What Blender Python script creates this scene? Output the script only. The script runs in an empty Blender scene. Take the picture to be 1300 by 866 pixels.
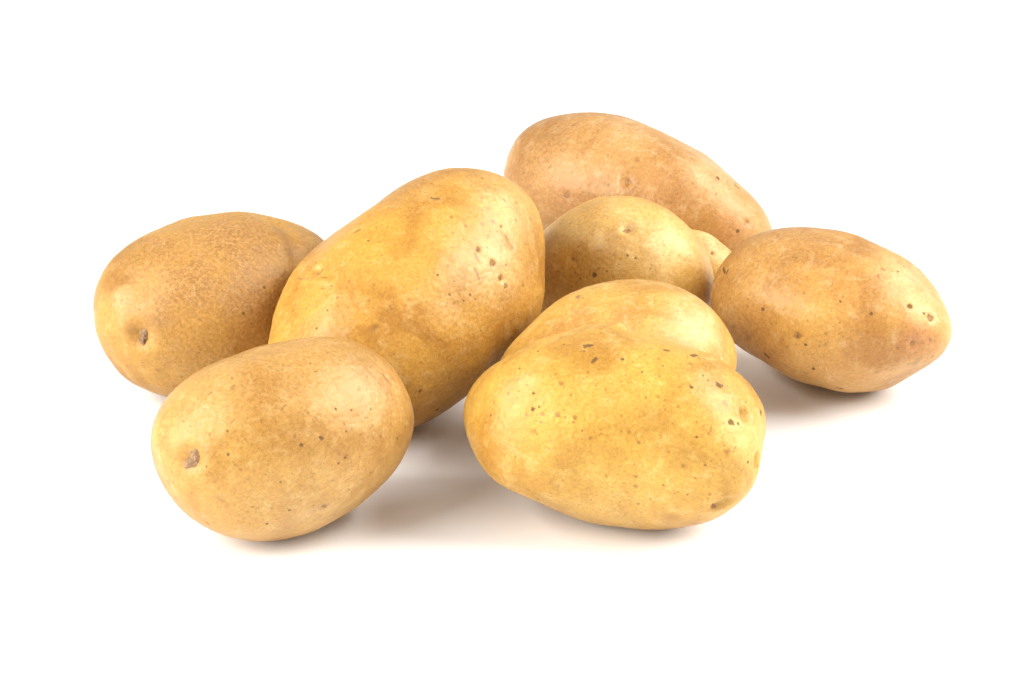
import bpy, bmesh, math
import numpy as np
from math import factorial
from mathutils import Vector

S = bpy.context.scene
C = S.collection

# ---------------------------------------------------------------- camera
PITCH = math.radians(25.0)
TARGET = Vector((0, 0, 0.03)); DIST = 0.95
cd = bpy.data.cameras.new('camera'); cam = bpy.data.objects.new('camera', cd); C.objects.link(cam)
cam.location = TARGET - Vector((0, math.cos(PITCH), -math.sin(PITCH))) * DIST
cam.rotation_euler = (math.radians(90) - PITCH, 0, 0)
cd.sensor_width = 36; cd.lens = 3610.0 / 1300 * 36
cd.clip_start = 0.02; cd.clip_end = 50
S.camera = cam

# ---------------------------------------------------------------- light: white studio, two softboxes
w = bpy.data.worlds.new('World'); S.world = w; w.use_nodes = True
bg = w.node_tree.nodes['Background']
bg.inputs[0].default_value = (1.0, 0.985, 0.965, 1); bg.inputs[1].default_value = 0.72

def softbox(name, loc, aim, size, power, col):
    l = bpy.data.lights.new(name, 'AREA'); l.shape = 'RECTANGLE'; l.size, l.size_y = size
    l.energy = power; l.color = col
    o = bpy.data.objects.new(name, l); C.objects.link(o); o.location = loc
    o.rotation_euler = (Vector(aim) - Vector(loc)).to_track_quat('-Z', 'Y').to_euler()
    return o
softbox('softbox_light_left', (-1.05, -0.52, 0.68), (0, 0, 0.03), (1.0, 1.0), 38.0, (1.0, 0.985, 0.96))
softbox('softbox_light_right', (1.09, 0.0, 0.84), (0, 0, 0.03), (0.95, 0.95), 37.5, (1.0, 0.985, 0.96))

vs = S.view_settings
vs.view_transform = 'Standard'; vs.look = 'None'; vs.gamma = 1.0; vs.use_curve_mapping = False
vs.exposure = -0.12

# ---------------------------------------------------------------- materials
def new_mat(name):
    m = bpy.data.materials.new(name); m.use_nodes = True
    nt = m.node_tree; b = nt.nodes['Principled BSDF']
    return m, nt, b

class NT:
    def __init__(s, nt): s.nt = nt
    def n(s, t, **k):
        x = s.nt.nodes.new(t)
        for a, v in k.items(): setattr(x, a, v)
        return x
    def l(s, a, b): s.nt.links.new(a, b)
    def val(s, sock, v):
        if isinstance(v, bpy.types.NodeSocket): s.l(v, sock)
        else: sock.default_value = v
    def math(s, op, a, b=0.0, clamp=False):
        x = s.n('ShaderNodeMath', operation=op, use_clamp=clamp)
        s.val(x.inputs[0], a); s.val(x.inputs[1], b); return x.outputs[0]
    def mix(s, f, a, b, mode='MIX'):
        x = s.n('ShaderNodeMix', data_type='RGBA', blend_type=mode)
        s.val(x.inputs[0], f)
        s.val(x.inputs[6], a if isinstance(a, bpy.types.NodeSocket) else (*a, 1))
        s.val(x.inputs[7], b if isinstance(b, bpy.types.NodeSocket) else (*b, 1))
        return x.outputs[2]
    def ramp(s, v, lo, hi, a=0.0, b=1.0):
        x = s.n('ShaderNodeMapRange', interpolation_type='SMOOTHSTEP')
        s.val(x.inputs[0], v)
        for k, t in zip((1, 2, 3, 4), (lo, hi, a, b)): x.inputs[k].default_value = t
        return x.outputs[0]
    def noise(s, co, scale, detail=3.0, rough=0.55, dist=0.0):
        x = s.n('ShaderNodeTexNoise'); s.l(co, x.inputs['Vector'])
        x.inputs['Scale'].default_value = scale; x.inputs['Detail'].default_value = detail
        x.inputs['Roughness'].default_value = rough; x.inputs['Distortion'].default_value = dist
        return x.outputs[0]
    def attr(s, name):
        x = s.n('ShaderNodeAttribute', attribute_name=name); return x.outputs['Fac']

def skin_material(name, gold, tan, pale, off, rough=0.39):
    gold = (gold[0] * .70, gold[1] * .63, gold[2] * .35); tan = (tan[0] * .55, tan[1] * .455, tan[2] * .20); pale = (pale[0] * .86, pale[1] * .84, pale[2] * .74)
    m, nt, b = new_mat(name); g = NT(nt)
    tc = g.n('ShaderNodeTexCoord')
    mp = g.n('ShaderNodeMapping'); g.l(tc.outputs['Object'], mp.inputs[0]); mp.inputs['Location'].default_value = (off, off * .7, -off)
    co = mp.outputs[0]
    broad = g.noise(co, 38, 4, .6, .4)
    mid = g.noise(co, 190, 5, .62, .3)
    fine = g.noise(co, 900, 4, .65)
    grain = g.noise(co, 2600, 2, .6)
    web = g.n('ShaderNodeTexVoronoi', feature='DISTANCE_TO_EDGE'); web.inputs['Scale'].default_value = 260
    wv = g.n('ShaderNodeVectorMath', operation='MULTIPLY_ADD')
    nz = g.n('ShaderNodeTexNoise'); g.l(co, nz.inputs['Vector']); nz.inputs['Scale'].default_value = 300; nz.inputs['Detail'].default_value = 4
    g.l(nz.outputs['Color'], wv.inputs[0]); wv.inputs[1].default_value = (.007, .007, .007); g.l(co, wv.inputs[2])
    g.l(wv.outputs[0], web.inputs['Vector'])
    col = g.mix(g.ramp(broad, .38, .66), gold, tan)
    col = g.mix(g.math('MULTIPLY', g.ramp(mid, .48, .74), .30), col, pale)
    yellow = (gold[0] * 1.06, gold[1] * 1.08, gold[2] * .72)
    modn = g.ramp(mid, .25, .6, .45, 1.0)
    col = g.mix(g.math('MULTIPLY', g.attr('yellow'), g.math('MULTIPLY', modn, .85)), col, yellow)
    col = g.mix(g.math('MULTIPLY', g.attr('pale'), g.math('MULTIPLY', modn, .8)), col, pale)  # pale skin, with highlights painted in at some patches
    # brown with cream netting: corky skin, and shade painted on some tops and sides
    cork_and_shade = g.mix(g.ramp(fine, .35, .7), (.28, .132, .036), (.37, .190, .060))
    net = g.math('MULTIPLY', g.ramp(web.outputs['Distance'], .0, .10, 1, 0), g.ramp(broad, .4, .6))
    cork_and_shade = g.mix(g.math('MULTIPLY', net, .45), cork_and_shade, (.54, .34, .15))
    col = g.mix(g.math('MULTIPLY', g.attr('russet'), g.ramp(mid, .3, .62, .55, 1.0)), col, cork_and_shade)
    col = g.mix(g.math('MULTIPLY', g.attr('pink'), .6), col, (.42, .175, .085))
    col = g.mix(g.math('MULTIPLY', g.attr('green'), .6), col, (.40, .36, .06))
    # grain
    gr = g.math('ADD', g.math('MULTIPLY', g.math('SUBTRACT', fine, .5), .8), g.math('MULTIPLY', g.math('SUBTRACT', grain, .5), .6))
    gm = g.math('ADD', 1.0, gr)
    cr = g.n('ShaderNodeCombineColor'); g.l(gm, cr.inputs[0])
    g.l(g.math('ADD', 1.0, g.math('MULTIPLY', gr, 1.15)), cr.inputs[1]); g.l(g.math('ADD', 1.0, g.math('MULTIPLY', gr, 1.4)), cr.inputs[2])
    col = g.mix(1.0, col, cr.outputs[0], 'MULTIPLY')
    # scattered pores
    def pores(scale, r, keep, co_=co):
        v = g.n('ShaderNodeTexVoronoi'); v.inputs['Scale'].default_value = scale; g.l(wv.outputs[0] if scale < 400 else co_, v.inputs['Vector'])
        sp = g.n('ShaderNodeSeparateColor'); g.l(v.outputs['Color'], sp.inputs[0])
        k = g.ramp(sp.outputs[0], keep, keep + .02)
        rr = g.math('MULTIPLY', sp.outputs[1], r)
        rr = g.math('ADD', rr, r * .3)
        soft = g.math('SUBTRACT', 1.0, g.math('DIVIDE', v.outputs['Distance'], rr))
        return g.math('MULTIPLY', k, g.ramp(soft, -.15, .45))
    p1 = pores(230, .15, .38)
    p2 = pores(520, .22, .55)
    p3 = g.math('MULTIPLY', pores(1000, .27, .40), g.attr('speckle'))
    col = g.mix(g.math('MULTIPLY', p1, .42), col, (.13, .052, .013))
    col = g.mix(g.math('MULTIPLY', p2, .36), col, (.15, .062, .016))
    col = g.mix(g.math('MULTIPLY', p3, .7), col, (.14, .062, .016))
    # placed blemishes, their edges broken up by the grain
    def edge(a):
        return g.ramp(g.math('ADD', a, g.math('MULTIPLY', g.math('SUBTRACT', fine, .5), .5)), .16, .72)
    stain, spot, dark = g.attr('stain'), g.attr('spot'), g.attr('speck')
    col = g.mix(g.math('MULTIPLY', g.math('MULTIPLY', stain, g.ramp(fine, .2, .6, .6, 1)), .62), col, (.19, .088, .028))
    col = g.mix(g.math('MULTIPLY', edge(spot), .60), col, (.19, .072, .017))
    col = g.mix(g.math('MULTIPLY', edge(dark), .80), col, (.075, .032, .011))
    g.l(col, b.inputs['Base Color'])
    g.l(g.math('ADD', g.ramp(fine, .2, .8, rough - .06, rough + .14), g.math('MULTIPLY', edge(dark), .35)), b.inputs['Roughness'])
    b.inputs['Specular IOR Level'].default_value = 0.55; b.inputs['Specular Tint'].default_value = (1.0, .88, .65, 1)
    b.inputs['Subsurface Weight'].default_value = 0.12
    b.inputs['Subsurface Radius'].default_value = (1.0, .45, .12); b.inputs['Subsurface Scale'].default_value = 0.0015
    h = g.math('ADD', g.math('MULTIPLY', mid, 1.4), g.math('ADD', g.math('MULTIPLY', fine, .55), g.math('MULTIPLY', grain, .22)))
    h = g.math('SUBTRACT', h, g.math('MULTIPLY', g.math('ADD', p1, g.math('MULTIPLY', edge(dark), 2.0)), .5))
    bp = g.n('ShaderNodeBump'); bp.inputs['Strength'].default_value = 0.45; bp.inputs['Distance'].default_value = 0.0003
    g.l(h, bp.inputs['Height']); g.l(bp.outputs[0], b.inputs['Normal'])
    return m

def scar_material(name, a, c):
    m, nt, b = new_mat(name); g = NT(nt)
    tc = g.n('ShaderNodeTexCoord'); co = tc.outputs['Object']
    f = g.noise(co, 1100, 4, .7); q = g.noise(co, 420, 3, .6)
    col = g.mix(g.ramp(f, .3, .7), a, c)
    col = g.mix(g.ramp(q, .55, .7, 0, .6), col, (.06, .028, .010))
    g.l(col, b.inputs['Base Color']); b.inputs['Roughness'].default_value = .75
    bp = g.n('ShaderNodeBump'); bp.inputs['Strength'].default_value = .7; bp.inputs['Distance'].default_value = .0004
    g.l(f, bp.inputs['Height']); g.l(bp.outputs[0], b.inputs['Normal'])
    return m

SCAR = {'eye': scar_material('potato_eye', (.23, .105, .032), (.38, .20, .070)),
        'scab': scar_material('skin_scab', (.22, .105, .036), (.34, .18, .07)),
        'stem_scar': scar_material('stem_cork', (.22, .122, .055), (.36, .215, .11))}

# ---------------------------------------------------------------- white surface
def white_material():
    m, nt, b = new_mat('white_paper'); g = NT(nt)
    tc = g.n('ShaderNodeTexCoord')
    f = g.noise(tc.outputs['Object'], 900, 3, .6)
    g.l(g.mix(f, (.88, .875, .868), (.90, .896, .89)), b.inputs['Base Color'])
    b.inputs['Roughness'].default_value = .55; b.inputs['Specular IOR Level'].default_value = .25
    bp = g.n('ShaderNodeBump'); bp.inputs['Strength'].default_value = .1; bp.inputs['Distance'].default_value = .0002
    g.l(f, bp.inputs['Height']); g.l(bp.outputs[0], b.inputs['Normal'])
    return m
me = bpy.data.meshes.new('ground')
me.from_pydata([(-4, -4, 0), (4, -4, 0), (4, 4, 0), (-4, 4, 0)], [], [(0, 1, 2, 3)])
ground = bpy.data.objects.new('ground', me); C.objects.link(ground); ground['kind'] = 'structure'
ground['label'] = 'seamless white studio surface under the potatoes'
me.materials.append(white_material())

# ---------------------------------------------------------------- potato shapes
# per potato: centre, own axes, half sizes, low lumps of the skin (spherical harmonics),
# blemishes, painted shade and highlights / dents / scars as directions from the centre with sizes in mm
DATA = {
 'p2': {
  'ctr': [-0.07112,-0.07442,0.03164],
  'R': [[0.88379,0.46789,0.0],[-0.46789,0.88379,0.0],[0.0,-0.0,1.0]],
  'semi': [0.044,0.031,0.033],
  'c': [-0.0503,-0.0001,-0.0003,0.0008,0.0045,-0.0111,-0.0072,0.0094,0.0024,0.0004,-0.0013,-0.0027,-0.0066,-0.0009,0.0051,0.0035,-0.0008,0.001,0.0007,-0.0021,-0.0005,0.0038,0.001,-0.0012,0.0002,0.0005,-0.0006,0.0005,0.0005,-0.0028,-0.0,0.0013,0.0003,0.0004,0.0017,0.0022,-0.0003,0.0011,-0.0003,-0.0011,-0.0004,-0.0001,-0.0002,-0.0007,0.0001,0.001,0.0007,-0.0012,-0.0006,0.0005,0.001,0.0002,-0.0007,-0.0016,-0.0,-0.0004,-0.0007,-0.0017,0.0016,0.0002,0.0002,0.0018,0.0006,0.001,-0.0001,0.0001,-0.0008,0.0001,-0.0005,-0.0002,0.0002,-0.0007,0.0001,0.001,0.0,-0.0003,0.0004,0.0001,-0.0001,-0.0002,-0.0004],
  'marks': [
   ([-0.1856,-0.9096,0.3718],None,0.661,'d',0.9),
   ([0.0242,-0.9138,0.4054],[0.0315,-0.9187,0.3936],0.71,'d',0.7),
   ([-0.2351,-0.8606,0.4518],None,0.708,'s',0.6),
   ([-0.7173,-0.5166,0.4676],None,0.518,'d',0.5),
   ([-0.7476,-0.5982,0.2886],None,0.517,'d',0.6),
   ([-0.6964,-0.6972,0.17],None,0.706,'s',0.5),
   ([-0.4208,-0.9067,0.0303],None,0.52,'d',0.5),
   ([-0.5009,-0.7359,-0.4555],None,0.573,'d',0.7),
   ([-0.3268,-0.8831,-0.3367],None,0.524,'d',0.6),
   ([0.0535,-0.9154,-0.3991],None,1.079,'t',1),
   ([0.2713,-0.9526,0.1379],None,0.477,'d',0.7),
   ([0.1917,-0.9761,0.1024],None,0.476,'d',0.7),
   ([0.3285,-0.9066,-0.2649],None,0.529,'s',0.7),
   ([0.3062,-0.8707,0.3848],None,0.476,'d',0.6),
   ([0.4598,-0.8366,0.2976],None,0.478,'s',0.7),
   ([0.6566,-0.7311,0.1857],None,0.626,'s',0.8),
   ([0.8748,-0.473,0.1052],None,0.487,'d',0.5),
   ([0.246,-0.7647,0.5955],None,0.475,'d',0.7),
   ([0.4058,-0.7425,0.5329],None,0.477,'d',0.6),
   ([0.7855,-0.3112,0.535],[0.8286,-0.3228,0.4574],0.437,'s',0.8),
   ([0.5355,-0.5725,0.6209],None,0.527,'s',0.6),
   ([-0.814,-0.4347,-0.3852],None,0.621,'s',0.7),
   ([-0.6302,-0.7463,-0.2142],None,0.474,'d',0.5),
   ([-0.8221,-0.5593,-0.1068],[-0.7996,-0.5859,-0.132],0.946,'t',0.7),
   ([0.1661,-0.3598,0.9181],None,0.478,'d',0.5),
   ([-0.4187,-0.2977,0.8579],None,0.475,'s',0.5),
   ([-0.8602,-0.4825,0.1653],None,0.518,'d',0.5),
   ([-0.7824,-0.5986,-0.1719],None,0.948,'t',0.6),
   ([-0.9885,-0.1274,-0.0816],None,1.433,'s',0.4),
   ([-0.4136,-0.4816,0.7726],None,0.473,'s',0.5),
   ([-0.3678,-0.723,0.5848],None,0.471,'s',0.5),
   ([0.5561,-0.8188,-0.1426],None,0.482,'d',0.4),
   ([-0.1196,-0.9897,0.0789],None,0.474,'s',0.5),
   ([-0.5091,-0.8338,0.2135],None,0.471,'s',0.5),
   ([0.0117,-0.8114,0.5843],None,0.473,'s',0.5),
   ([-0.6874,-0.721,-0.0876],None,0.473,'s',0.4),
   ([-0.3638,-0.8761,0.3165],None,0.471,'s',0.5),
   ([0.1015,-0.9922,-0.0723],None,0.477,'d',0.4),
   ([-0.2838,-0.9455,-0.1595],None,0.475,'s',0.4),
   ([0.7609,-0.5862,0.2781],None,0.483,'s',0.5),
   ([0.5973,-0.6666,0.446],None,0.48,'d',0.5),
   ([-0.9156,-0.3581,0.1827],None,3.304,'t',0.55),
   ([-0.849,-0.4362,0.2982],None,2.355,'t',0.3),
   ([-0.9718,0.059,0.2283],None,3.823,'g',0.8),
   ([-0.9859,-0.0799,0.1468],None,2.38,'g',0.5),
   ([-0.7693,-0.5123,0.3816],None,14.117,'y',0.5),
   ([0.0016,-0.29,0.957],None,21.494,'r',0.4),  # dim top edge painted brown
   ([-0.485,-0.1048,0.8682],None,9.535,'r',0.3),
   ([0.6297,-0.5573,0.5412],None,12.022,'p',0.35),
   ([-0.0416,-0.8897,-0.4546],None,16.793,'p',0.3),
   ([-0.7118,-0.1904,0.6761],None,9.483,'p',0.2),
  ],
  'dents': [
   ([-0.9141,-0.3558,0.1947],None,4.72,2.2),
   ([0.048,-0.9145,-0.4017],None,1.439,0.3),
   ([-0.3772,0.1006,0.9207],[-0.0961,0.0758,0.9925],5.286,0.4),
   ([0.8047,-0.318,0.5013],[0.838,-0.3236,0.4393],1.458,0.35),
  ],
  'scars': [
   ([-0.9141,-0.3558,0.1947],1.77,1.0,'stem_scar',[-0.9367,-0.3446,0.0628]),
   ([0.0535,-0.9154,-0.3991],1.103,0.12,'scab',None),
  ],
 },
 'p1': {
  'ctr': [-0.1017,0.03073,0.0297],
  'R': [[0.848,0.53,0.0],[-0.53,0.848,0.0],[0.0,-0.0,1.0]],
  'semi': [0.045,0.034,0.031],
  'c': [-0.0139,0.0006,0.001,-0.0001,0.0134,-0.0,0.0001,-0.0001,0.0092,0.0029,-0.0031,-0.0025,-0.0006,0.0,0.002,0.0053,-0.0008,0.0002,-0.0039,-0.0003,-0.0073,0.0009,0.0029,-0.0005,0.0026,-0.0018,-0.0022,-0.0015,0.0006,0.0017,0.0015,-0.0024,-0.0017,-0.0025,0.0002,0.0015,-0.0007,-0.0005,-0.0017,0.0,0.0031,-0.0,0.0018,-0.0005,-0.0018,-0.0005,-0.0003,0.0001,-0.0004,-0.0005,-0.002,-0.0004,0.0005,0.0021,0.0008,-0.0017,0.0007,0.0027,0.0005,-0.0003,-0.0015,-0.0014,-0.0005,-0.0,0.0005,-0.0008,-0.0013,0.0012,0.0015,-0.0002,-0.0014,-0.0006,-0.0016,0.0009,0.0004,-0.0002,0.0007,0.0001,-0.0009,-0.0003,0.0],
  'marks': [
   ([-0.1573,-0.9425,0.2948],None,0.577,'d',0.7),
   ([0.1364,-0.8646,0.4836],None,0.685,'d',0.5),
   ([-0.8657,-0.0876,0.4928],None,0.921,'s',0.6),
   ([-0.9271,-0.3519,0.129],None,2.356,'t',0.7),  # brown shadow by the stem dent, painted as a stain
   ([-0.8921,-0.4429,0.0899],None,2.615,'t',0.6),
   ([-0.7878,-0.5751,0.2205],None,3.652,'t',0.4),
   ([0.1037,-0.3671,0.9244],None,23.901,'r',1),
   ([-0.5367,-0.5525,0.6378],None,20.941,'r',0.9),
   ([0.0762,-0.884,0.4613],None,21.065,'r',1),
   ([-0.6092,-0.03,0.7924],None,13.232,'r',0.7),
   ([-0.5331,-0.84,0.1013],None,15.684,'r',0.5),
   ([-0.9138,-0.2038,0.3515],None,4.197,'p',0.6),  # highlight on the bulge, painted pale
   ([-0.98,-0.0475,0.1933],None,7.912,'y',0.35),
   ([0.5921,-0.5152,0.6196],[0.6264,-0.2119,0.7501],2.138,'t',0.7),
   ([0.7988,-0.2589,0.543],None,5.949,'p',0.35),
   ([-0.8202,-0.5362,-0.1995],None,0.789,'s',0.5),
   ([-0.7139,-0.5725,-0.4033],None,1.058,'s',0.5),
   ([-0.8767,-0.3608,-0.3182],None,0.794,'s',0.4),
   ([-0.9755,-0.0742,-0.207],None,0.797,'d',0.3),
  ],
  'dents': [
   ([-0.8915,-0.4426,0.0965],None,4.706,2.4),
   ([-0.9199,-0.1355,0.368],None,5.255,-1.0),
   ([0.5984,-0.588,0.5443],[0.6526,-0.1034,0.7506],4.005,0.9),
   ([-0.8653,-0.1019,0.4908],None,3.157,0.5),
  ],
  'scars': [
   ([-0.889,-0.4488,0.0911],2.092,1.2,'stem_scar',None),
  ],
 },
 'p3': {
  'ctr': [-0.03425,0.01023,0.0391],
  'R': [[0.61059,0.71236,0.346],[-0.75926,0.65079,0.0],[-0.22518,-0.26271,0.93823]],
  'semi': [0.057,0.038,0.036],
  'c': [-0.0111,-0.0022,-0.0009,0.0016,-0.0082,-0.0071,0.0044,0.0012,0.0165,0.0014,-0.0017,-0.0012,0.0022,-0.0014,0.01,-0.0015,-0.0007,-0.0024,-0.0031,-0.0037,-0.0007,0.0022,0.0023,0.0056,0.001,0.0012,-0.0001,-0.0019,-0.0025,0.0008,0.0005,-0.0014,0.0009,0.0053,0.0013,0.0019,-0.001,-0.0026,0.002,0.0003,0.0028,0.0018,0.0022,-0.001,0.0025,-0.0001,-0.001,-0.0017,-0.0009,-0.0019,-0.0003,-0.0015,0.0003,0.0008,0.0008,0.0011,0.001,0.0007,-0.0007,-0.0003,0.0012,-0.0009,-0.0,0.0008,-0.0016,-0.0015,0.0005,0.0008,-0.0012,0.0008,-0.0009,0.0004,-0.0008,0.0005,-0.0018,-0.0002,0.0017,0.0003,-0.0001,-0.0027,-0.0001],
  'marks': [
   ([0.3492,-0.7165,0.6039],None,1.032,'s',1),
   ([0.3682,-0.809,0.4582],None,1.293,'s',1),
   ([0.3496,-0.8773,0.3289],None,1.165,'s',1),
   ([0.3537,-0.9027,0.2452],None,1.089,'s',1),
   ([0.292,-0.7331,0.6142],[0.2745,-0.7739,0.5707],0.644,'s',0.9),
   ([0.1926,-0.8104,0.5533],[0.1597,-0.864,0.4775],0.643,'s',0.8),
   ([0.0643,-0.8163,0.5741],None,0.564,'s',0.8),
   ([-0.0074,-0.7034,0.7107],None,0.768,'s',0.8),
   ([-0.1472,-0.6916,0.7072],None,0.638,'d',0.6),
   ([0.4202,-0.5348,0.7331],None,0.776,'s',0.7),
   ([0.5969,-0.5635,0.5712],None,1.17,'s',0.5),
   ([0.5262,-0.5635,0.6368],None,1.037,'s',0.5),
   ([0.6303,-0.5912,0.5032],None,0.651,'d',0.5),
   ([0.6161,-0.6524,0.4413],[0.6097,-0.7039,0.3644],1.303,'s',0.4),
   ([0.7444,-0.5393,0.3938],None,1.049,'s',0.5),
   ([0.8538,-0.4628,0.2386],None,1.191,'s',0.5),
   ([0.757,-0.4168,0.5033],None,0.918,'s',0.6),
   ([0.8118,-0.4211,0.4046],None,0.79,'s',0.6),
   ([0.3942,-0.4187,0.8181],None,0.776,'s',0.6),
   ([0.7756,-0.2114,0.5947],None,0.921,'s',0.5),
   ([0.4441,-0.1624,0.8811],[0.465,-0.2145,0.8589],0.572,'d',0.7),
   ([-0.1812,-0.8197,0.5434],None,0.562,'d',0.5),
   ([-0.0123,-0.8998,0.4362],None,0.513,'d',0.6),
   ([-0.1007,-0.8947,0.4351],None,0.512,'d',0.5),
   ([-0.7444,-0.4409,0.5015],[-0.7181,-0.4551,0.5265],1.012,'t',0.9),
   ([-0.7171,-0.6956,-0.0434],None,0.716,'d',0.7),
   ([-0.6057,-0.6734,-0.4238],None,0.78,'d',0.7),
   ([0.6355,-0.4692,0.6132],None,0.781,'s',0.4),
   ([0.6267,-0.7464,0.2238],None,0.785,'s',0.4),
   ([0.2167,-0.9339,0.2844],None,0.775,'s',0.4),
   ([-0.6236,0.2333,0.7461],None,0.514,'d',0.6),
   ([-0.6151,0.1822,0.7671],None,0.77,'t',0.7),
   ([-0.5427,0.3197,0.7767],None,0.672,'s',0.5),
   ([-0.6759,-0.0247,0.7365],None,0.561,'s',0.7),
   ([-0.6116,-0.1372,0.7792],None,0.636,'s',0.5),
   ([-0.7153,-0.1243,0.6877],None,0.661,'s',0.7),
   ([-0.2551,-0.0436,0.9659],None,0.514,'d',0.7),
   ([-0.2092,0.1615,0.9644],[-0.1724,0.134,0.9759],0.775,'s',0.6),
   ([-0.3917,-0.0963,0.915],None,0.512,'s',0.5),
   ([-0.81,0.0983,0.5781],None,0.511,'d',0.5),
   ([-0.7861,-0.0949,0.6108],None,0.508,'d',0.5),
   ([-0.7281,-0.2378,0.6429],None,0.608,'s',0.5),
   ([-0.7986,-0.1718,0.5768],None,0.558,'s',0.5),
   ([-0.8598,-0.0698,0.5059],None,0.508,'d',0.6),
   ([-0.8445,0.0401,0.534],None,0.51,'s',0.5),
   ([-0.6446,-0.3527,0.6784],None,0.659,'s',0.5),
   ([-0.6576,0.3842,0.648],[-0.6427,0.0633,0.7635],0.466,'s',0.7),
   ([-0.7452,-0.5838,0.3225],None,0.507,'d',0.4),
   ([-0.3479,-0.9153,0.2028],None,0.563,'d',0.4),
   ([-0.1034,-0.9887,0.1082],None,0.515,'d',0.4),
   ([-0.5836,-0.759,0.2887],None,0.559,'s',0.4),
   ([-0.5194,-0.8476,-0.1088],None,0.566,'d',0.4),
   ([-0.4654,-0.6074,0.6438],None,0.508,'s',0.4),
   ([0.6549,-0.6443,0.395],None,14.358,'f',1),
   ([0.4133,-0.7938,0.4462],None,12.942,'p',0.75),  # pale skin plus a painted highlight
   ([0.7416,-0.4755,0.4732],None,11.788,'p',0.7),  # right end: highlight painted over pale skin
   ([-0.764,0.0558,0.6428],None,12.759,'y',0.8),
   ([-0.2068,-0.0245,0.9781],None,15.429,'y',0.6),
   ([0.1797,-0.5073,0.8428],None,15.429,'y',0.4),
   ([0.5336,0.1821,0.8259],None,15.78,'r',0.45),  # shade along the top painted into the skin
   ([-0.2971,-0.9308,-0.2129],None,20.71,'r',0.35),
   ([0.7764,-0.1301,0.6166],None,10.543,'r',0.3),
  ],
  'dents': [
   ([-0.6025,0.2406,0.761],None,3.089,1.8),
   ([-0.6762,0.3484,0.6491],[-0.6575,0.0289,0.7529],1.291,-0.7),
   ([0.3527,-0.714,0.6049],None,1.29,0.5),
   ([0.3682,-0.809,0.4582],None,1.551,0.6),
   ([0.3498,-0.884,0.3101],None,1.554,0.6),
   ([0.1028,-0.9626,-0.2507],None,10.439,0.4),
   ([0.4626,-0.1758,0.869],None,1.3,0.4),
   ([-0.7359,-0.4456,0.5098],None,1.265,0.4),
   ([0.6194,-0.6909,0.3727],[0.6353,-0.6061,0.4785],2.347,0.4),
  ],
  'scars': [
   ([-0.6123,0.1866,0.7683],1.284,0.15,'eye',None),
   ([0.3492,-0.7165,0.6039],0.826,0.12,'eye',None),
   ([0.3682,-0.809,0.4582],0.931,0.12,'eye',None),
   ([0.3485,-0.8782,0.3275],0.828,0.12,'eye',None),
   ([0.3537,-0.9027,0.2452],0.83,0.12,'eye',None),
  ],
 },
 'p4': {
  'ctr': [0.03316,-0.07061,0.03246],
  'R': [[0.932,-0.36245,0.0],[0.36245,0.932,0.0],[0.0,0.0,1.0]],
  'semi': [0.05,0.033,0.034],
  'c': [-0.1009,-0.0021,-0.0007,0.0007,0.0644,-0.0033,0.0115,-0.0165,0.0372,-0.0026,-0.0023,0.014,-0.0034,-0.0003,-0.0035,-0.0088,-0.0119,-0.0011,-0.0092,-0.0045,0.001,-0.0018,-0.005,0.0046,-0.0014,0.0042,0.0053,0.0,-0.0007,-0.0034,-0.0031,-0.0019,0.0012,0.0074,-0.003,-0.0038,-0.0091,-0.001,0.0038,-0.0024,0.0014,0.0016,-0.0007,0.0013,0.0032,0.0024,-0.0016,0.0017,-0.0031,-0.0011,0.0024,-0.003,0.0,-0.0003,-0.003,0.0009,0.0012,0.0003,-0.0013,-0.001,-0.0013,0.001,-0.0025,-0.0032,-0.0054,0.0008,0.0027,-0.0007,0.001,0.002,-0.0007,-0.0022,0.0004,-0.0003,-0.0026,0.0004,0.0005,0.0004,-0.0007,0.0013,-0.0006],
  'marks': [
   ([-0.2393,-0.1978,0.9506],[-0.2696,-0.2073,0.9404],0.963,'d',1),
   ([-0.2964,-0.1987,0.9342],None,0.482,'d',0.8),
   ([-0.1212,-0.368,0.9219],[-0.137,-0.3996,0.9064],0.718,'d',0.9),
   ([0.129,-0.3018,0.9446],None,0.67,'d',0.9),
   ([-0.26,-0.288,0.9217],None,0.481,'d',0.6),
   ([-0.5956,-0.3031,0.7439],None,0.482,'d',0.7),
   ([-0.5287,-0.7252,0.4411],None,0.765,'d',0.8),
   ([-0.486,-0.732,0.4775],None,0.43,'d',0.7),
   ([-0.4562,-0.7739,0.4393],None,0.764,'s',0.9),
   ([-0.4617,-0.805,0.3725],None,0.525,'s',0.8),
   ([-0.3349,-0.8125,0.4772],None,0.953,'s',0.8),
   ([-0.2633,-0.8369,0.4798],None,0.524,'s',0.8),
   ([-0.1772,-0.8455,0.5037],None,0.809,'s',0.8),
   ([-0.1817,-0.8687,0.4608],None,0.476,'s',0.8),
   ([-0.538,-0.6427,0.5455],None,0.574,'d',0.6),
   ([-0.2506,-0.7059,0.6626],None,0.477,'s',0.9),
   ([-0.3588,-0.6154,0.7018],None,1.074,'s',0.6),
   ([-0.4141,-0.5401,0.7327],None,0.598,'s',0.5),
   ([-0.7812,-0.575,0.2431],None,0.482,'d',0.7),
   ([-0.6947,-0.5648,0.4454],None,0.721,'s',0.6),
   ([-0.5658,-0.7321,0.3794],None,0.598,'s',0.7),
   ([-0.5917,-0.5737,0.5663],None,0.479,'s',0.6),
   ([0.0661,-0.628,0.7754],None,0.524,'s',0.6),
   ([0.0077,-0.9385,0.3452],None,0.761,'s',0.7),
   ([-0.0877,-0.912,0.4008],None,0.595,'s',0.6),
   ([-0.5202,-0.8108,0.2684],None,1.195,'s',0.4),
   ([-0.4567,-0.2051,0.8656],None,0.483,'d',0.6),
   ([-0.6629,-0.4367,0.6082],None,0.433,'d',0.6),
   ([0.435,0.0572,0.8986],[0.455,0.0642,0.8882],0.723,'d',0.7),
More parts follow.
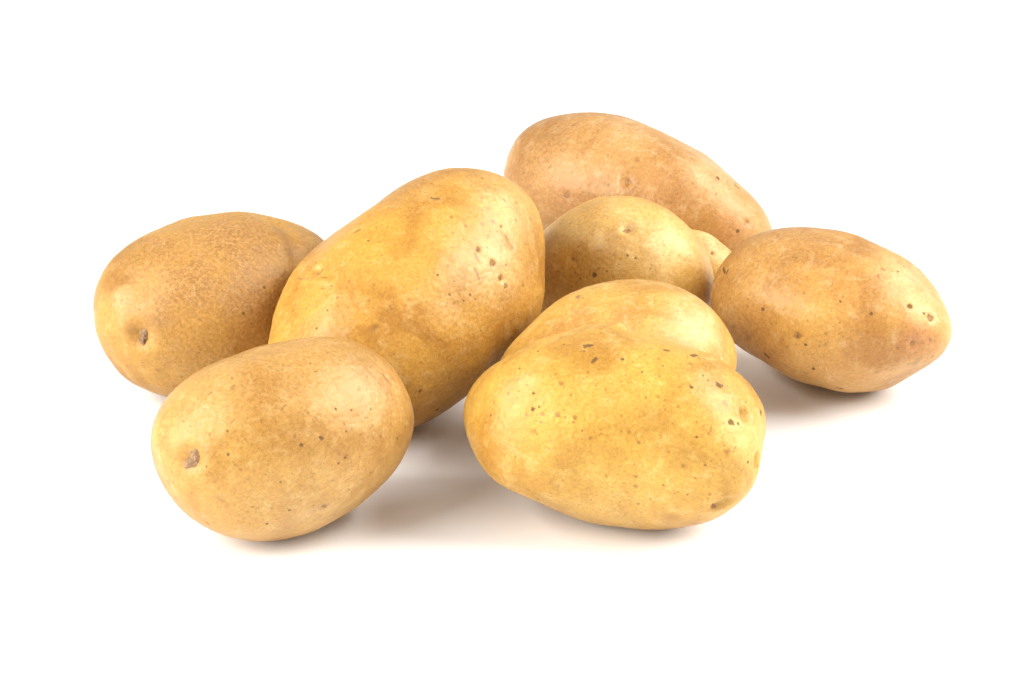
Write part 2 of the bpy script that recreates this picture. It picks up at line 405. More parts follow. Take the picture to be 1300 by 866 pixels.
   ([0.6238,0.1304,0.7706],[0.6309,0.1817,0.7543],0.844,'d',0.9),
   ([0.724,-0.238,0.6474],None,0.619,'d',0.8),
   ([0.8266,-0.0316,0.5619],[0.8371,-0.0214,0.5466],0.958,'d',0.8),
   ([0.843,0.0086,0.5378],None,0.479,'d',0.7),
   ([0.7777,-0.0717,0.6245],None,0.478,'d',0.5),
   ([0.7428,-0.0658,0.6663],None,0.55,'d',0.5),
   ([0.8891,-0.1114,0.4439],None,1.552,'s',0.6),
   ([0.9319,0.0916,0.3509],None,0.481,'d',0.7),
   ([0.9293,-0.1849,0.3196],None,1.096,'d',0.85),
   ([0.9481,-0.1377,0.2867],None,0.549,'d',0.7),
   ([0.9524,0.2407,0.1871],[0.943,0.2749,0.1875],0.728,'d',0.8),
   ([0.2745,-0.2032,0.9399],None,0.479,'s',0.6),
   ([0.4293,-0.1159,0.8957],None,0.479,'s',0.7),
   ([0.4906,-0.1942,0.8495],None,0.574,'s',0.6),
   ([0.5051,-0.3107,0.8052],None,0.524,'s',0.6),
   ([0.3549,-0.3555,0.8647],None,0.477,'d',0.6),
   ([0.563,-0.47,0.6799],None,0.713,'s',0.5),
   ([0.7051,-0.4292,0.5645],None,0.593,'s',0.5),
   ([0.2627,-0.5034,0.8231],None,0.476,'s',0.5),
   ([0.4683,-0.5396,0.6996],None,0.57,'s',0.5),
   ([0.8367,-0.4581,0.3002],None,0.522,'d',0.7),
   ([0.8751,-0.3747,0.3062],None,0.641,'s',0.8),
   ([0.8814,-0.4671,0.0698],None,0.451,'d',0.8),
   ([0.8053,-0.5889,0.0678],None,0.713,'s',0.7),
   ([0.5067,-0.8017,0.3171],None,0.712,'s',0.9),
   ([0.401,-0.8102,0.4274],None,0.617,'s',0.7),
   ([0.1934,-0.977,-0.0897],None,0.621,'s',0.7),
   ([0.5058,-0.8595,-0.0737],None,0.62,'s',0.8),
   ([0.4945,-0.847,-0.1951],None,1.075,'s',0.6),
   ([0.3832,-0.9079,-0.1698],None,0.478,'s',0.6),
   ([0.4902,-0.7548,-0.4359],None,0.721,'s',0.7),
   ([0.6031,-0.7213,-0.3405],None,0.479,'s',0.6),
   ([0.704,-0.6962,-0.1402],None,0.382,'d',0.7),
   ([0.7589,-0.6125,-0.221],None,0.526,'s',0.5),
   ([0.8129,-0.5427,-0.2112],None,0.43,'d',0.6),
   ([0.8825,-0.4337,-0.1817],None,0.621,'s',0.7),
   ([0.8747,-0.4311,-0.2216],None,0.478,'s',0.7),
   ([0.9344,-0.3258,0.144],None,1.188,'s',0.55),
   ([0.9804,-0.1947,0.0306],None,0.525,'d',0.9),
   ([0.7293,-0.6531,0.2038],None,0.57,'s',0.5),
   ([0.3792,-0.5617,-0.7353],None,0.437,'d',0.5),
   ([0.6974,-0.5053,-0.5082],None,2.41,'t',0.6),
   ([0.8943,-0.3128,-0.3201],None,2.162,'t',0.5),
   ([0.9541,-0.0573,0.2938],None,1.676,'t',0.7),
   ([-0.2027,-0.6909,-0.694],None,0.535,'d',0.5),
   ([-0.6666,-0.7425,-0.066],None,1.927,'t',0.3),
   ([-0.0573,-0.4766,0.8773],None,0.478,'s',0.5),
   ([-0.3629,-0.901,0.2376],None,0.477,'s',0.5),
   ([-0.591,-0.8062,0.0278],None,0.528,'s',0.5),
   ([-0.4037,-0.9112,-0.082],None,0.479,'s',0.4),
   ([-0.1417,-0.976,-0.1654],None,0.575,'s',0.4),
   ([-0.0009,-0.8969,-0.4422],None,0.481,'s',0.5),
   ([-0.3643,-0.8568,-0.365],None,0.482,'s',0.5),
   ([-0.3935,-0.7717,0.4997],None,14.308,'y',0.9),
   ([0.1977,-0.9788,0.0533],None,16.687,'y',0.6),
   ([-0.7444,-0.4439,0.4988],None,9.648,'y',0.6),
   ([0.5269,-0.3142,0.7897],None,10.722,'y',0.5),
   ([-0.1247,0.4228,0.8976],None,3.189,'p',0.9),
   ([0.0324,-0.7097,-0.7038],None,14.561,'r',0.25),
   ([0.9715,-0.1662,0.169],None,9.546,'p',0.35),
   ([0.2279,-0.7586,-0.6105],None,16.912,'p',0.25),
  ],
  'dents': [
   ([0.9561,-0.0018,0.2929],None,2.879,3.0),
   ([0.951,0.1914,0.2427],None,1.694,-0.5),
   ([0.9298,-0.0781,0.3597],None,1.913,-0.5),
   ([0.8914,-0.3397,-0.3002],[0.9191,-0.3021,-0.2528],2.159,1.9),
   ([0.997,-0.0764,0.0074],[0.994,-0.0966,-0.0516],1.921,1.7),
   ([-0.4933,-0.7539,-0.434],[-0.5141,-0.8089,-0.2853],0.727,0.5),
   ([-0.1049,0.3184,0.9421],None,2.199,-1.9),
   ([-0.2229,0.1965,0.9548],None,4.873,-0.6),
   ([0.2654,0.3109,0.9126],None,3.65,1.0),
   ([0.6718,0.4181,0.6114],None,4.389,-0.5),
   ([0.5615,-0.7594,0.3287],[0.5988,-0.8008,-0.011],9.495,0.6),
   ([0.8414,-0.3873,0.3769],None,9.493,-0.4),
  ],
  'scars': [
   ([0.9547,-0.0449,0.2943],1.317,0.12,'eye',None),
   ([0.8809,-0.3507,-0.3179],1.32,0.1,'eye',None),
   ([0.9941,-0.1087,-0.0061],1.199,0.1,'eye',None),
  ],
 },
 'p5': {
  'ctr': [0.03538,-0.01607,0.02823],
  'R': [[0.99867,0.05148,0.0],[-0.05148,0.99867,0.0],[0.0,-0.0,1.0]],
  'semi': [0.041,0.031,0.03],
  'c': [-0.045,-0.0004,-0.0004,-0.0001,0.0167,-0.0091,-0.0029,0.0187,-0.0055,-0.0034,0.0009,-0.0005,0.0052,0.003,-0.0045,-0.0016,0.0037,-0.002,-0.0014,0.0002,0.001,-0.0025,-0.0011,0.0022,0.0003,-0.0016,0.0008,-0.0002,-0.001,0.0001,-0.0011,-0.0021,0.002,0.0016,-0.0012,-0.0007,0.002,-0.001,-0.0011,0.0005,-0.0,-0.0,-0.0016,-0.0002,0.0018,-0.0004,-0.0006,0.0013,0.0003,-0.0009,0.0009,-0.0002,-0.0007,0.0003,-0.0002,-0.0002,0.0001,0.0001,0.0001,-0.0005,0.001,0.0012,-0.0005,-0.0006,0.001,-0.0006,-0.0006,0.0003,0.0005,0.0001,-0.0007,-0.0003,0.0005,-0.001,-0.0008,0.0005,0.0011,-0.0001,-0.0005,0.0005,0.0002],
  'marks': [
   ([-0.4754,-0.0401,0.8789],None,1.151,'s',0.7),
   ([-0.4278,-0.1183,0.8961],None,0.51,'d',0.6),
   ([-0.3159,0.0477,0.9476],[-0.2273,0.0705,0.9713],0.769,'t',0.8),
   ([0.0077,-0.5075,0.8616],[-0.0017,-0.6247,0.7808],0.404,'p',0.5),
   ([0.3256,-0.3169,0.8909],None,0.609,'s',0.4),
   ([0.6044,-0.5019,0.6187],None,0.557,'s',0.4),
   ([0.5455,-0.3372,0.7673],None,0.559,'d',0.4),
   ([-0.7212,-0.2755,0.6356],None,0.56,'s',0.4),
   ([0.7017,-0.5458,0.458],None,0.507,'s',0.4),
   ([-0.1855,-0.3147,0.9309],None,0.508,'s',0.4),
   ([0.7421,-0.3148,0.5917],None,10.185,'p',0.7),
   ([-0.0332,-0.5919,0.8053],None,7.564,'k',0.5),
   ([-0.4439,-0.5257,0.7257],None,7.577,'k',0.3),
  ],
  'dents': [
   ([-0.4662,-0.069,0.882],None,1.534,0.3),
   ([0.6267,-0.1137,0.7709],None,7.67,0.3),
  ],
  'scars': [
   ([-0.4729,-0.0433,0.88],1.074,0.1,'scab',None),
  ],
 },
 'p6': {
  'ctr': [0.0373,0.06346,0.02746],
  'R': [[0.97855,-0.20601,0.0],[0.20601,0.97855,0.0],[0.0,0.0,1.0]],
  'semi': [0.033,0.026,0.03],
  'c': [-0.0433,-0.0022,-0.0034,-0.0015,-0.0187,0.0076,-0.0215,0.0172,0.0349,-0.0123,-0.0013,-0.0019,0.0063,0.0053,-0.0236,0.0063,0.0034,0.0016,0.0028,-0.0044,-0.0018,-0.0023,-0.0021,-0.0033,0.0058,0.0,-0.0022,-0.0039,-0.0019,-0.0001,-0.0007,-0.0017,0.0031,0.0021,-0.0062,0.0008,0.002,-0.0007,0.0007,-0.0016,-0.0009,0.0002,0.0015,0.0009,-0.0014,0.0011,-0.0005,-0.0021,-0.0003,-0.0001,-0.0005,-0.0029,-0.0005,0.0014,0.0016,-0.001,-0.0024,0.0012,0.0015,-0.0013,0.001,0.0023,-0.0009,-0.0013,-0.0001,0.0003,0.0004,0.0001,-0.0005,-0.0003,-0.0001,-0.0003,0.0007,-0.0003,0.0004,-0.0002,-0.0006,-0.0001,0.0,-0.0008,-0.0004],
  'marks': [
   ([-0.1764,-0.9261,0.3336],None,0.929,'d',1),
   ([-0.1241,-0.8969,0.4245],None,0.655,'s',0.9),
   ([0.2638,-0.7677,0.5839],None,0.545,'d',0.8),
   ([0.3651,-0.7532,0.5471],None,0.517,'d',0.8),
   ([-0.4937,-0.7372,0.4613],None,0.877,'s',0.7),
   ([-0.5626,-0.3243,0.7605],None,0.689,'s',0.4),
   ([-0.3768,-0.8943,0.2413],None,0.657,'s',0.7),
   ([0.5445,-0.7329,0.4079],None,0.653,'s',0.5),
   ([0.9284,-0.34,0.1502],None,0.659,'s',0.5),
   ([0.1814,-0.8077,0.561],None,0.545,'s',0.5),
   ([0.6371,-0.5733,0.5152],None,0.545,'s',0.5),
   ([0.2052,-0.5223,0.8277],None,1.365,'t',0.9),
   ([0.2551,-0.4762,0.8415],None,1.365,'t',0.7),
   ([0.0016,-0.9183,0.3959],None,0.546,'d',0.5),
   ([-0.2878,-0.9153,0.2818],None,0.492,'d',0.4),
   ([0.7195,-0.6319,0.288],None,0.545,'s',0.4),
   ([0.8163,-0.421,0.3955],None,0.546,'s',0.4),
   ([-0.4898,-0.4335,0.7564],None,6.87,'p',0.4),
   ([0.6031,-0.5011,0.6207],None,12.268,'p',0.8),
   ([0.1145,-0.3632,0.9246],None,10.951,'p',0.5),
   ([-0.3281,-0.172,0.9289],None,9.651,'r',0.5),  # darker top, shade put into the colour
   ([-0.5582,-0.7589,0.3353],None,13.716,'r',0.2),  # lower-left shade painted brown
  ],
  'dents': [
   ([0.2215,-0.5059,0.8337],None,2.73,1.6),
   ([0.0729,-0.5767,0.8137],None,1.911,-0.5),
   ([-0.4937,-0.7372,0.4613],None,2.192,0.5),
  ],
  'scars': [
   ([0.2101,-0.5217,0.8269],1.365,0.12,'eye',None),
  ],
 },
 'p7': {
  'ctr': [0.10876,0.02862,0.02799],
  'R': [[0.86193,-0.50702,0.0],[0.50702,0.86193,0.0],[0.0,0.0,1.0]],
  'semi': [0.047,0.033,0.03],
  'c': [-0.0912,0.0017,0.0026,-0.0002,0.0058,-0.0269,-0.0048,-0.0172,-0.011,0.0074,0.0005,0.0101,-0.0041,-0.0029,0.0029,-0.0044,0.0008,-0.0042,-0.0028,-0.0007,0.0013,-0.0029,0.0008,0.0022,0.0011,-0.0014,-0.0015,0.0009,-0.0005,0.0004,-0.0016,0.0008,-0.0026,-0.0028,-0.0014,-0.0007,0.0002,-0.0027,0.0004,-0.0003,0.0016,0.0003,-0.0027,0.0037,0.0018,-0.0014,-0.0006,0.0005,0.0016,-0.0016,-0.0037,-0.0,0.0004,-0.0004,-0.0014,-0.0007,-0.0005,-0.0019,-0.0002,0.002,-0.0,-0.0033,-0.0005,0.002,-0.0013,-0.0025,0.0015,-0.001,-0.0001,0.0003,0.0009,-0.0012,0.0015,-0.0004,-0.003,-0.0012,0.0011,0.0005,-0.0011,-0.0018,0.0014],
  'marks': [
   ([-0.8986,-0.293,0.3267],[-0.8628,-0.3818,0.3314],0.596,'d',0.9),
   ([-0.8452,-0.4101,0.3426],[-0.8403,-0.3957,0.3706],0.54,'d',0.8),
   ([-0.3415,-0.8935,0.2916],None,0.609,'d',0.8),
   ([0.0922,-0.9875,0.128],None,1.446,'s',0.9),
   ([0.1873,-0.9814,0.0424],None,0.578,'d',0.8),
   ([0.0649,-0.8318,0.5513],None,0.578,'s',0.7),
   ([0.4469,-0.7385,0.5049],None,0.524,'d',0.7),
   ([0.7115,-0.5979,0.369],None,0.68,'d',0.8),
   ([0.262,-0.9293,-0.2604],None,0.687,'d',0.9),
   ([0.4616,-0.6913,-0.556],[0.4966,-0.6687,-0.5534],0.586,'d',0.8),
   ([-0.2891,-0.9374,-0.1942],[-0.2535,-0.9409,-0.2244],0.585,'d',0.8),
   ([0.6792,-0.1705,0.7139],None,1.056,'s',0.8),
   ([0.7673,-0.0161,0.6411],None,0.689,'d',0.8),
   ([0.7613,0.1815,0.6225],None,0.533,'s',0.7),
   ([0.8915,-0.2762,0.359],None,0.945,'d',0.9),
   ([0.9634,-0.1516,0.2211],None,1.21,'d',0.85),
   ([0.9424,-0.195,0.2717],None,0.683,'d',0.7),
   ([0.9342,-0.3521,0.0579],None,1.181,'s',0.8),
   ([0.883,-0.4686,0.027],None,0.682,'s',0.7),
   ([0.9829,-0.1381,-0.1218],None,0.847,'s',0.9),
   ([0.9606,-0.2499,-0.1216],[0.9489,-0.2583,-0.1814],1.32,'t',0.9),
   ([0.7901,-0.5603,-0.2485],None,1.056,'t',0.8),
   ([-0.3488,0.1267,0.9286],None,0.809,'s',0.5),
   ([-0.5173,-0.8515,-0.0854],None,1.869,'s',0.5),
   ([-0.6716,-0.7405,-0.0256],None,1.34,'s',0.4),
   ([-0.381,-0.7805,0.4956],None,1.324,'t',0.4),
   ([-0.021,-0.8563,0.516],None,0.526,'s',0.5),
   ([0.4849,-0.821,0.3014],None,0.575,'s',0.5),
   ([0.6786,-0.7114,0.1825],None,0.523,'s',0.4),
   ([0.3258,-0.9445,0.0424],None,0.577,'s',0.5),
   ([0.5743,-0.8184,-0.0187],None,0.787,'t',0.5),
   ([-0.0121,-0.9997,-0.0225],None,0.528,'s',0.5),
   ([-0.1717,-0.9642,0.202],None,0.528,'s',0.4),
   ([-0.5301,-0.7871,0.3154],None,0.585,'s',0.5),
   ([-0.2888,-0.5533,0.7813],None,3.715,'t',0.25),
   ([0.9448,-0.322,0.0598],None,7.352,'k',0.9),
   ([0.9827,-0.1849,-0.0057],None,5.798,'k',0.6),
   ([0.6648,-0.7181,-0.206],None,13.163,'k',0.3),
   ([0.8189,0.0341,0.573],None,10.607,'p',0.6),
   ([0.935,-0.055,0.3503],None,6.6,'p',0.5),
   ([0.17,-0.9341,0.3141],None,10.492,'y',0.6),
   ([-0.4043,-0.1296,0.9054],None,18.77,'r',0.55),  # top shading painted in russet
   ([-0.495,-0.8689,0.0064],None,10.656,'r',0.5),
  ],
  'dents': [
   ([0.9628,-0.1503,0.2246],None,1.842,0.7),
   ([0.8915,-0.2762,0.359],None,1.312,0.4),
   ([0.9342,-0.3521,0.0579],None,2.362,0.9),
   ([0.8848,-0.4652,0.0259],None,1.575,0.5),
   ([0.0864,-0.9884,0.1252],None,2.367,0.5),
   ([0.9302,-0.2239,-0.2908],None,6.642,0.5),
   ([-0.5054,-0.8589,-0.0826],None,3.203,0.5),
   ([0.8843,-0.4238,0.196],None,7.857,-0.5),
  ],
  'scars': [
   ([0.9634,-0.1516,0.2211],1.052,0.14,'eye',None),
   ([0.9342,-0.3521,0.0579],0.945,0.1,'eye',None),
   ([0.0922,-0.9875,0.128],0.999,0.1,'scab',None),
  ],
 },
 'p8': {
  'ctr': [0.0455,0.13748,0.02807],
  'R': [[0.92848,-0.37139,0.0],[0.37139,0.92848,0.0],[0.0,0.0,1.0]],
  'semi': [0.054,0.035,0.031],
  'c': [-0.1116,-0.001,-0.0018,-0.0018,-0.0306,-0.0285,-0.018,-0.0578,0.02,-0.0116,-0.0091,-0.0038,0.0114,0.0006,-0.012,-0.0014,-0.0055,-0.0025,-0.0014,-0.0016,0.0025,0.0068,-0.0013,-0.0064,0.0026,-0.0038,-0.0057,0.0005,0.0014,-0.0004,-0.0023,-0.0002,0.0056,-0.0005,-0.0045,0.0015,-0.0027,0.0001,0.0002,-0.0016,-0.0002,0.0009,0.0013,-0.0019,-0.0002,0.0027,0.0,-0.0027,0.0002,-0.0019,-0.0033,0.0016,0.0015,-0.0014,-0.0007,0.0008,0.0017,-0.0007,-0.0023,0.0002,0.0028,-0.0009,-0.0025,0.0019,-0.0016,0.0001,0.0005,-0.0013,-0.0005,0.0016,-0.0001,-0.0003,-0.0014,0.0008,0.0018,-0.0013,-0.0013,0.0016,0.0,-0.0018,0.0002],
  'marks': [
   ([-0.4821,-0.8524,0.2026],None,1.227,'t',1),
   ([0.2357,-0.8322,0.5018],[0.2353,-0.8676,0.438],0.636,'s',0.9),
   ([-0.7065,-0.3745,0.6005],None,0.648,'s',0.5),
   ([0.8987,-0.2496,0.3607],None,0.929,'s',0.9),
   ([0.9681,-0.094,0.2322],None,1.05,'s',0.9),
   ([0.9626,-0.2703,0.0177],[0.9567,-0.2911,0.0013],0.869,'s',0.8),
   ([0.9309,-0.3643,-0.0261],None,0.868,'d',0.7),
   ([0.2787,-0.6546,0.7027],None,1.739,'s',0.4),
   ([0.7574,-0.0491,0.6511],[0.8,0.0207,0.5997],0.879,'s',0.5),
   ([0.8643,0.4208,0.2756],None,0.743,'s',0.6),
   ([-0.2232,-0.9267,0.3023],None,0.582,'s',0.5),
   ([0.1174,-0.8274,0.5492],[0.1353,-0.9179,0.3729],0.434,'p',0.5),
   ([0.728,-0.5381,0.4247],None,0.577,'s',0.4),
   ([0.5894,-0.4468,0.6731],None,0.638,'s',0.4),
   ([-0.8038,-0.4464,0.3932],None,0.59,'s',0.4),
   ([-0.284,-0.6975,0.6579],None,0.582,'s',0.35),
   ([0.8498,-0.4892,0.1963],None,0.635,'s',0.5),
   ([-0.4855,-0.8299,0.2749],None,8.758,'k',0.5),
   ([0.5172,-0.7937,0.3201],None,14.425,'k',0.25),
   ([0.9201,-0.3916,-0.0026],None,7.227,'k',0.4),
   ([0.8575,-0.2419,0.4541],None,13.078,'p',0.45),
   ([0.0335,-0.2303,0.9725],None,11.723,'p',0.3),
   ([-0.7821,-0.3387,0.523],None,17.714,'r',0.4),  # painted shade on the upper left
   ([-0.4959,-0.8684,-0.0073],None,11.718,'r',0.5),  # shade beside its neighbours painted into the colour
  ],
  'dents': [
   ([0.8986,-0.2466,0.3628],None,1.742,0.6),
   ([0.9681,-0.094,0.2322],None,2.042,0.7),
   ([0.236,-0.8451,0.4797],None,2.314,0.7),
   ([-0.4821,-0.8524,0.2026],None,1.752,0.4),
   ([0.96,-0.2797,0.0149],None,1.738,0.5),
   ([-0.1523,-0.8055,0.5727],None,14.525,0.4),
  ],
  'scars': [
   ([0.8987,-0.2496,0.3607],1.161,0.1,'eye',None),
   ([0.9681,-0.094,0.2322],1.284,0.12,'eye',None),
   ([0.2316,-0.8465,0.4795],1.157,0.1,'eye',None),
   ([-0.4821,-0.8524,0.2026],1.227,0.12,'scab',None),
  ],
 },
 'p9': {
  'ctr': [0.0658,0.08763,0.01618],
  'R': [[0.93633,-0.35112,0.0],[0.35112,0.93633,0.0],[0.0,0.0,1.0]],
  'semi': [0.022,0.016,0.019],
  'c': [-0.1437,-0.0004,-0.0008,-0.0003,0.0016,-0.0119,-0.0045,-0.0155,0.0024,-0.0014,-0.0016,-0.0008,0.0031,-0.0035,-0.0014,-0.0022,-0.001,-0.0016,-0.0018,0.0007,0.0005,-0.0002,-0.0017,-0.0015,0.0009,0.0004,-0.0012,-0.0013,-0.0007,0.0002,0.0002,0.0009,-0.0009,-0.0005,0.0006,0.0007,0.0,0.0001,-0.0009,-0.0007,0.0003,0.0,-0.0003,0.0013,-0.0001,0.0002,0.0001,0.0006,-0.0003,-0.0001,-0.0001,-0.0004,-0.0004,-0.0003,0.0008,-0.0001,0.0,0.0008,0.0003,0.0001,-0.0,0.0004,-0.0001,0.0003,0.0002,-0.0001,-0.0002,-0.0005,-0.0002,0.0001,0.0007,0.0,-0.0001,0.0003,0.0003,-0.0001,0.0,0.0002,0.0001,0.0003,0.0002],
  'marks': [
   ([0.5669,-0.0659,0.8211],None,0.568,'s',0.7),
   ([0.547,-0.3946,0.7383],None,0.679,'d',0.8),
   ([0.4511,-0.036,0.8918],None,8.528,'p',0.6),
  ],
  'dents': [
   ([0.5447,-0.3861,0.7445],None,1.132,0.3),
  ],
  'scars': [
   ([0.547,-0.3946,0.7383],0.793,0.1,'eye',None),
  ],
 },
}

def sh(d, L=8):
    x, y, z = d[:, 0], d[:, 1], d[:, 2]
    A = [np.ones_like(x)]; B = [np.zeros_like(x)]
    for m in range(1, L + 1):
        a, b = A[-1], B[-1]
        A.append(x * a - y * b); B.append(x * b + y * a)
    P = {}
    for m in range(L + 1):
        pmm = 1.0
        for k in range(1, m + 1): pmm *= (2 * k - 1)
        P[m, m] = np.full_like(z, pmm)
        if m < L: P[m + 1, m] = z * (2 * m + 1) * P[m, m]
        for l in range(m + 2, L + 1):
            P[l, m] = ((2 * l - 1) * z * P[l - 1, m] - (l + m - 1) * P[l - 2, m]) / (l - m)
    out = []
    for l in range(L + 1):
        for m in range(-l, l + 1):
            am = abs(m)
            n = math.sqrt((2 * l + 1) * factorial(l - am) / factorial(l + am) * (2 if m else 1))
            out.append(n * P[l, am] * (A[am] if m >= 0 else B[am]))
    return np.stack(out, -1)

def lumps(p, seed, wave, n=28):
    r = np.random.RandomState(seed)
    k = r.normal(size=(n, 3)); k /= np.linalg.norm(k, axis=1)[:, None]
    k *= (2 * math.pi / wave) * r.uniform(.7, 1.4, n)[:, None]
    return np.cos(p @ k.T + r.uniform(0, 6.28, n)).sum(1) / math.sqrt(n / 2)

def seg_dist(p, a, b):
    ab = b - a; L = (ab * ab).sum()
    if L < 1e-14: return np.linalg.norm(p - a, axis=1)
    t = np.clip(((p - a) @ ab) / L, 0, 1)
    return np.linalg.norm(p - a - t[:, None] * ab, axis=1)

class Potato:
    def __init__(s, key):
        s.d = DATA[key]; s.seed = int(key[1:]) * 17
        s.R = np.array(s.d['R']); s.semi = np.array(s.d['semi']); s.c = np.array(s.d['c'])
        s.dents = [(s.base(np.array([u]))[0], s.base(np.array([u2 or u]))[0], r / 1000, h / 1000) for u, u2, r, h in s.d['dents']]
    def base(s, u):
        u = u / np.linalg.norm(u, axis=1)[:, None]
        return u * (np.exp(sh(u) @ s.c) / np.sqrt(((u / s.semi) ** 2).sum(1)))[:, None]
    def surf(s, u):
        """final skin points (own axes) for unit directions"""
        u = u / np.linalg.norm(u, axis=1)[:, None]
        p = s.base(u)
        off = .00012 * lumps(p, s.seed, .018) + .00003 * lumps(p, s.seed + 1, .006) + .00002 * lumps(p, s.seed + 2, .0022)
        for a, b, r, h in s.dents:
            t = seg_dist(p, a, b) / r
            off -= h * (np.exp(-(t * 1.25) ** 2) - .07 * np.exp(-((t - 1.4) / .5) ** 2))
        return p + u * off[:, None]
    def world(s, p): return p @ s.R

ICO = {}
def ico(n):
    if n not in ICO:
        bm = bmesh.new(); bmesh.ops.create_icosphere(bm, subdivisions=n, radius=1.0)
        m = bpy.data.meshes.new('ico'); bm.to_mesh(m); bm.free()
        v = np.empty(len(m.vertices) * 3); m.vertices.foreach_get('co', v)
        f = np.empty(len(m.loops), int); m.loops.foreach_get('vertex_index', f)
        bpy.data.meshes.remove(m)
        ICO[n] = (v.reshape(-1, 3), f.reshape(-1, 3))
    return ICO[n]

def mesh_from(name, co, tris, mat):
    m = bpy.data.meshes.new(name)
    m.vertices.add(len(co)); m.vertices.foreach_set('co', co.astype(np.float32).ravel())
    m.loops.add(tris.size); m.loops.foreach_set('vertex_index', tris.astype(np.int32).ravel())
    m.polygons.add(len(tris)); m.polygons.foreach_set('loop_start', np.arange(0, tris.size, 3, dtype=np.int32))
    m.polygons.foreach_set('loop_total', np.full(len(tris), 3, np.int32))
    m.update(calc_edges=True); m.validate()
    m.polygons.foreach_set('use_smooth', np.ones(len(m.polygons), bool))
    m.materials.append(mat)
    return m

KIND = {'d': 'speck', 's': 'spot', 't': 'stain', 'p': 'pale', 'r': 'russet', 'k': 'pink', 'g': 'green', 'y': 'yellow', 'f': 'speckle'}  # russet also carries painted shade, pale some painted highlights

def scar_patch(P, u0, r, h, name, seed, along=None):
    """a small corky cap that follows the skin, with a ragged rim"""
    u0 = np.array(u0); c = P.surf(u0[None])[0]; dist = np.linalg.norm(c)
    t1 = np.cross(u0, [0.3, .5, .8]); t1 /= np.linalg.norm(t1); t2 = np.cross(u0, t1)
    rs = np.random.RandomState(seed); NS, NR = 28, 7
    a = np.arange(NS) / NS * 2 * math.pi
    rim = 1 + sum(rs.uniform(-.13, .13) * np.cos(k * a + rs.uniform(0, 6.28)) for k in range(2, 8))
    stretch = 1 + .3 * np.cos(2 * (a - rs.uniform(0, 3)))
    if along is not None:                                   # drawn out towards a second direction
        t1 = np.array(along) - u0 * (np.array(along) @ u0); t1 /= np.linalg.norm(t1); t2 = np.cross(u0, t1)
        stretch = 1 + .75 * np.cos(a) ** 2 + .45 * np.clip(np.cos(a), 0, 1) ** 3
    dirs = [u0]; q = [0.0]
    for k in range(1, NR + 1):
        f = k / NR
        for j in range(NS):
            rr = r * f * rim[j] * stretch[j] / dist
            dirs.append(u0 + rr * (math.cos(a[j]) * t1 + math.sin(a[j]) * t2)); q.append(f)
    dirs = np.array(dirs); q = np.array(q)
    p = P.surf(dirs); u = dirs / np.linalg.norm(dirs, axis=1)[:, None]
    lift = h * (1 - q ** 2.2) - .00025 * q ** 6 + .00003
    if name == 'stem_scar':
        lift += .00028 * lumps(p, seed, .0022) * (1 - q) + h * .8 * np.exp(-((q - .45) / .22) ** 2) * (.5 + .5 * lumps(p, seed + 3, .004))
    p = p + u * lift[:, None]
    tr = [(0, 1 + j, 1 + (j + 1) % NS) for j in range(NS)]
    for k in range(NR - 1):
        for j in range(NS):
            o = 1 + k * NS; x, y = o + j, o + (j + 1) % NS
            tr += [(x, x + NS, y + NS), (x, y + NS, y)]
    co = P.world(p); tr = np.array(tr)
    n = np.cross(co[tr[0, 1]] - co[tr[0, 0]], co[tr[0, 2]] - co[tr[0, 0]])
    if n @ P.world(u0[None])[0] < 0: tr = tr[:, ::-1]
    return mesh_from(name, co, tr, SCAR[name])

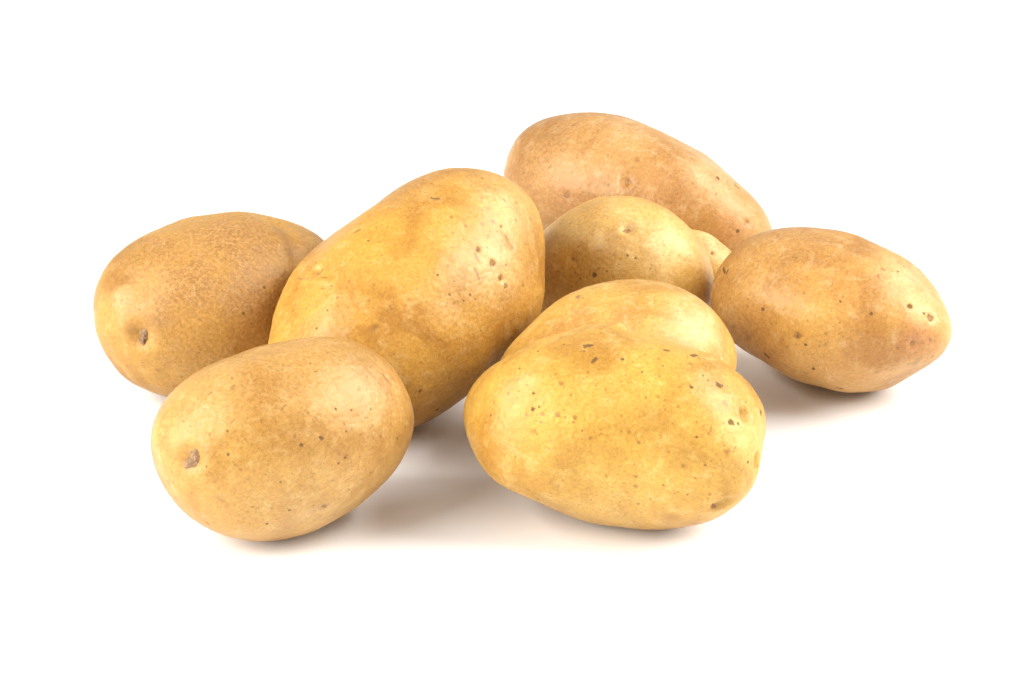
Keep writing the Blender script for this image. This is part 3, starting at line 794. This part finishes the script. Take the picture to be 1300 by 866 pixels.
def build_potato(key, label, level, mat):
    P = Potato(key); u, tri = ico(level)
    p = P.surf(u); bp = P.base(u)
    me = mesh_from('potato', P.world(p), tri, mat)
    at = {k: np.zeros(len(u)) for k in KIND.values()}
    for u1, u2, r, k, s in P.d['marks']:
        a = P.base(np.array([u1]))[0]; b = P.base(np.array([u2 or u1]))[0]; r = r / 1000
        near = np.linalg.norm(bp - (a + b) / 2, axis=1) < r * 3 + np.linalg.norm(b - a)
        t = seg_dist(bp[near], a, b) / r
        if k in 'ds':
            t = t * (1 + .15 * lumps(bp[near], P.seed + 5, r * 1.3))
            v = (.2 + .78 * s) * np.clip((1.38 - t) / .95, 0, 1)
        else: v = s * np.exp(-(t * 1.05) ** 2)
        name = KIND[k]; at[name][near] = np.maximum(at[name][near], v)
    for k, v in at.items():
        me.attributes.new(k, 'FLOAT', 'POINT').data.foreach_set('value', v.astype(np.float32))
    o = bpy.data.objects.new('potato', me); C.objects.link(o); o.location = P.d['ctr']
    o['label'] = label; o['category'] = 'potato'; o['group'] = 'potatoes heaped on the white surface'
    for i, (u0, r, h, name, along) in enumerate(P.d['scars']):
        ch = bpy.data.objects.new(name, scar_patch(P, u0, r / 1000, h / 1000, name, P.seed + 40 + i, along))
        C.objects.link(ch); ch.parent = o
        if name == 'stem_scar': ch['label'] = 'puckered grey-brown stem scar'
    return o

GOLD, TAN, PALE = (.64, .36, .105), (.55, .285, .085), (.78, .57, .28)
mats = {
 'p1': skin_material('skin_russet', (.62, .365, .135), (.54, .295, .11), (.66, .47, .24), 1.3, .46),
 'p2': skin_material('skin_tan', (.63, .38, .175), (.58, .335, .15), (.74, .54, .28), 2.1),
 'p3': skin_material('skin_gold', (.67, .385, .12), (.60, .32, .10), (.79, .58, .29), 3.7),
 'p4': skin_material('skin_yellow', (.71, .44, .145), (.64, .375, .13), (.82, .63, .29), 4.9),
 'p5': skin_material('skin_cream', (.74, .47, .19), (.68, .40, .15), (.82, .63, .36), 5.2),
 'p6': skin_material('skin_golden_brown', (.75, .46, .18), (.70, .40, .15), (.80, .62, .33), 6.6),
 'p7': skin_material('skin_pinkish_tan', (.68, .40, .185), (.60, .325, .155), (.80, .585, .36), 7.4),
 'p8': skin_material('skin_orange_tan', (.60, .345, .185), (.56, .305, .16), (.80, .58, .36), 8.8),
 'p9': skin_material('skin_pale_yellow', (.84, .575, .30), (.80, .53, .26), (.90, .70, .44), 9.5),
}
LABELS = {
 'p1': ('russet-brown potato furthest left, with a puckered stem scar on its left end', 8),
 'p2': ('smooth tan potato at the front left with a grey-brown stem scar', 8),
 'p3': ('largest golden potato leaning in the middle, its upper right end pitted', 8),
 'p4': ('yellow potato at the front right with dark specks and a dimpled right end', 8),
 'p5': ('pale potato directly behind the yellow dark-specked one, only its top showing', 7),
 'p6': ('roundish golden-brown potato with one dimple, just in front of the rearmost long potato', 7),
 'p7': ('tan potato furthest right, tapering to a pinkish pointed tip', 8),
 'p8': ('long orange-tan potato at the very back of the heap', 8),
 'p9': ('small pale potato nearly hidden between the dimpled round potato and the pointed one', 6),
}
for k in DATA:
    build_potato(k, LABELS[k][0], LABELS[k][1], mats[k])
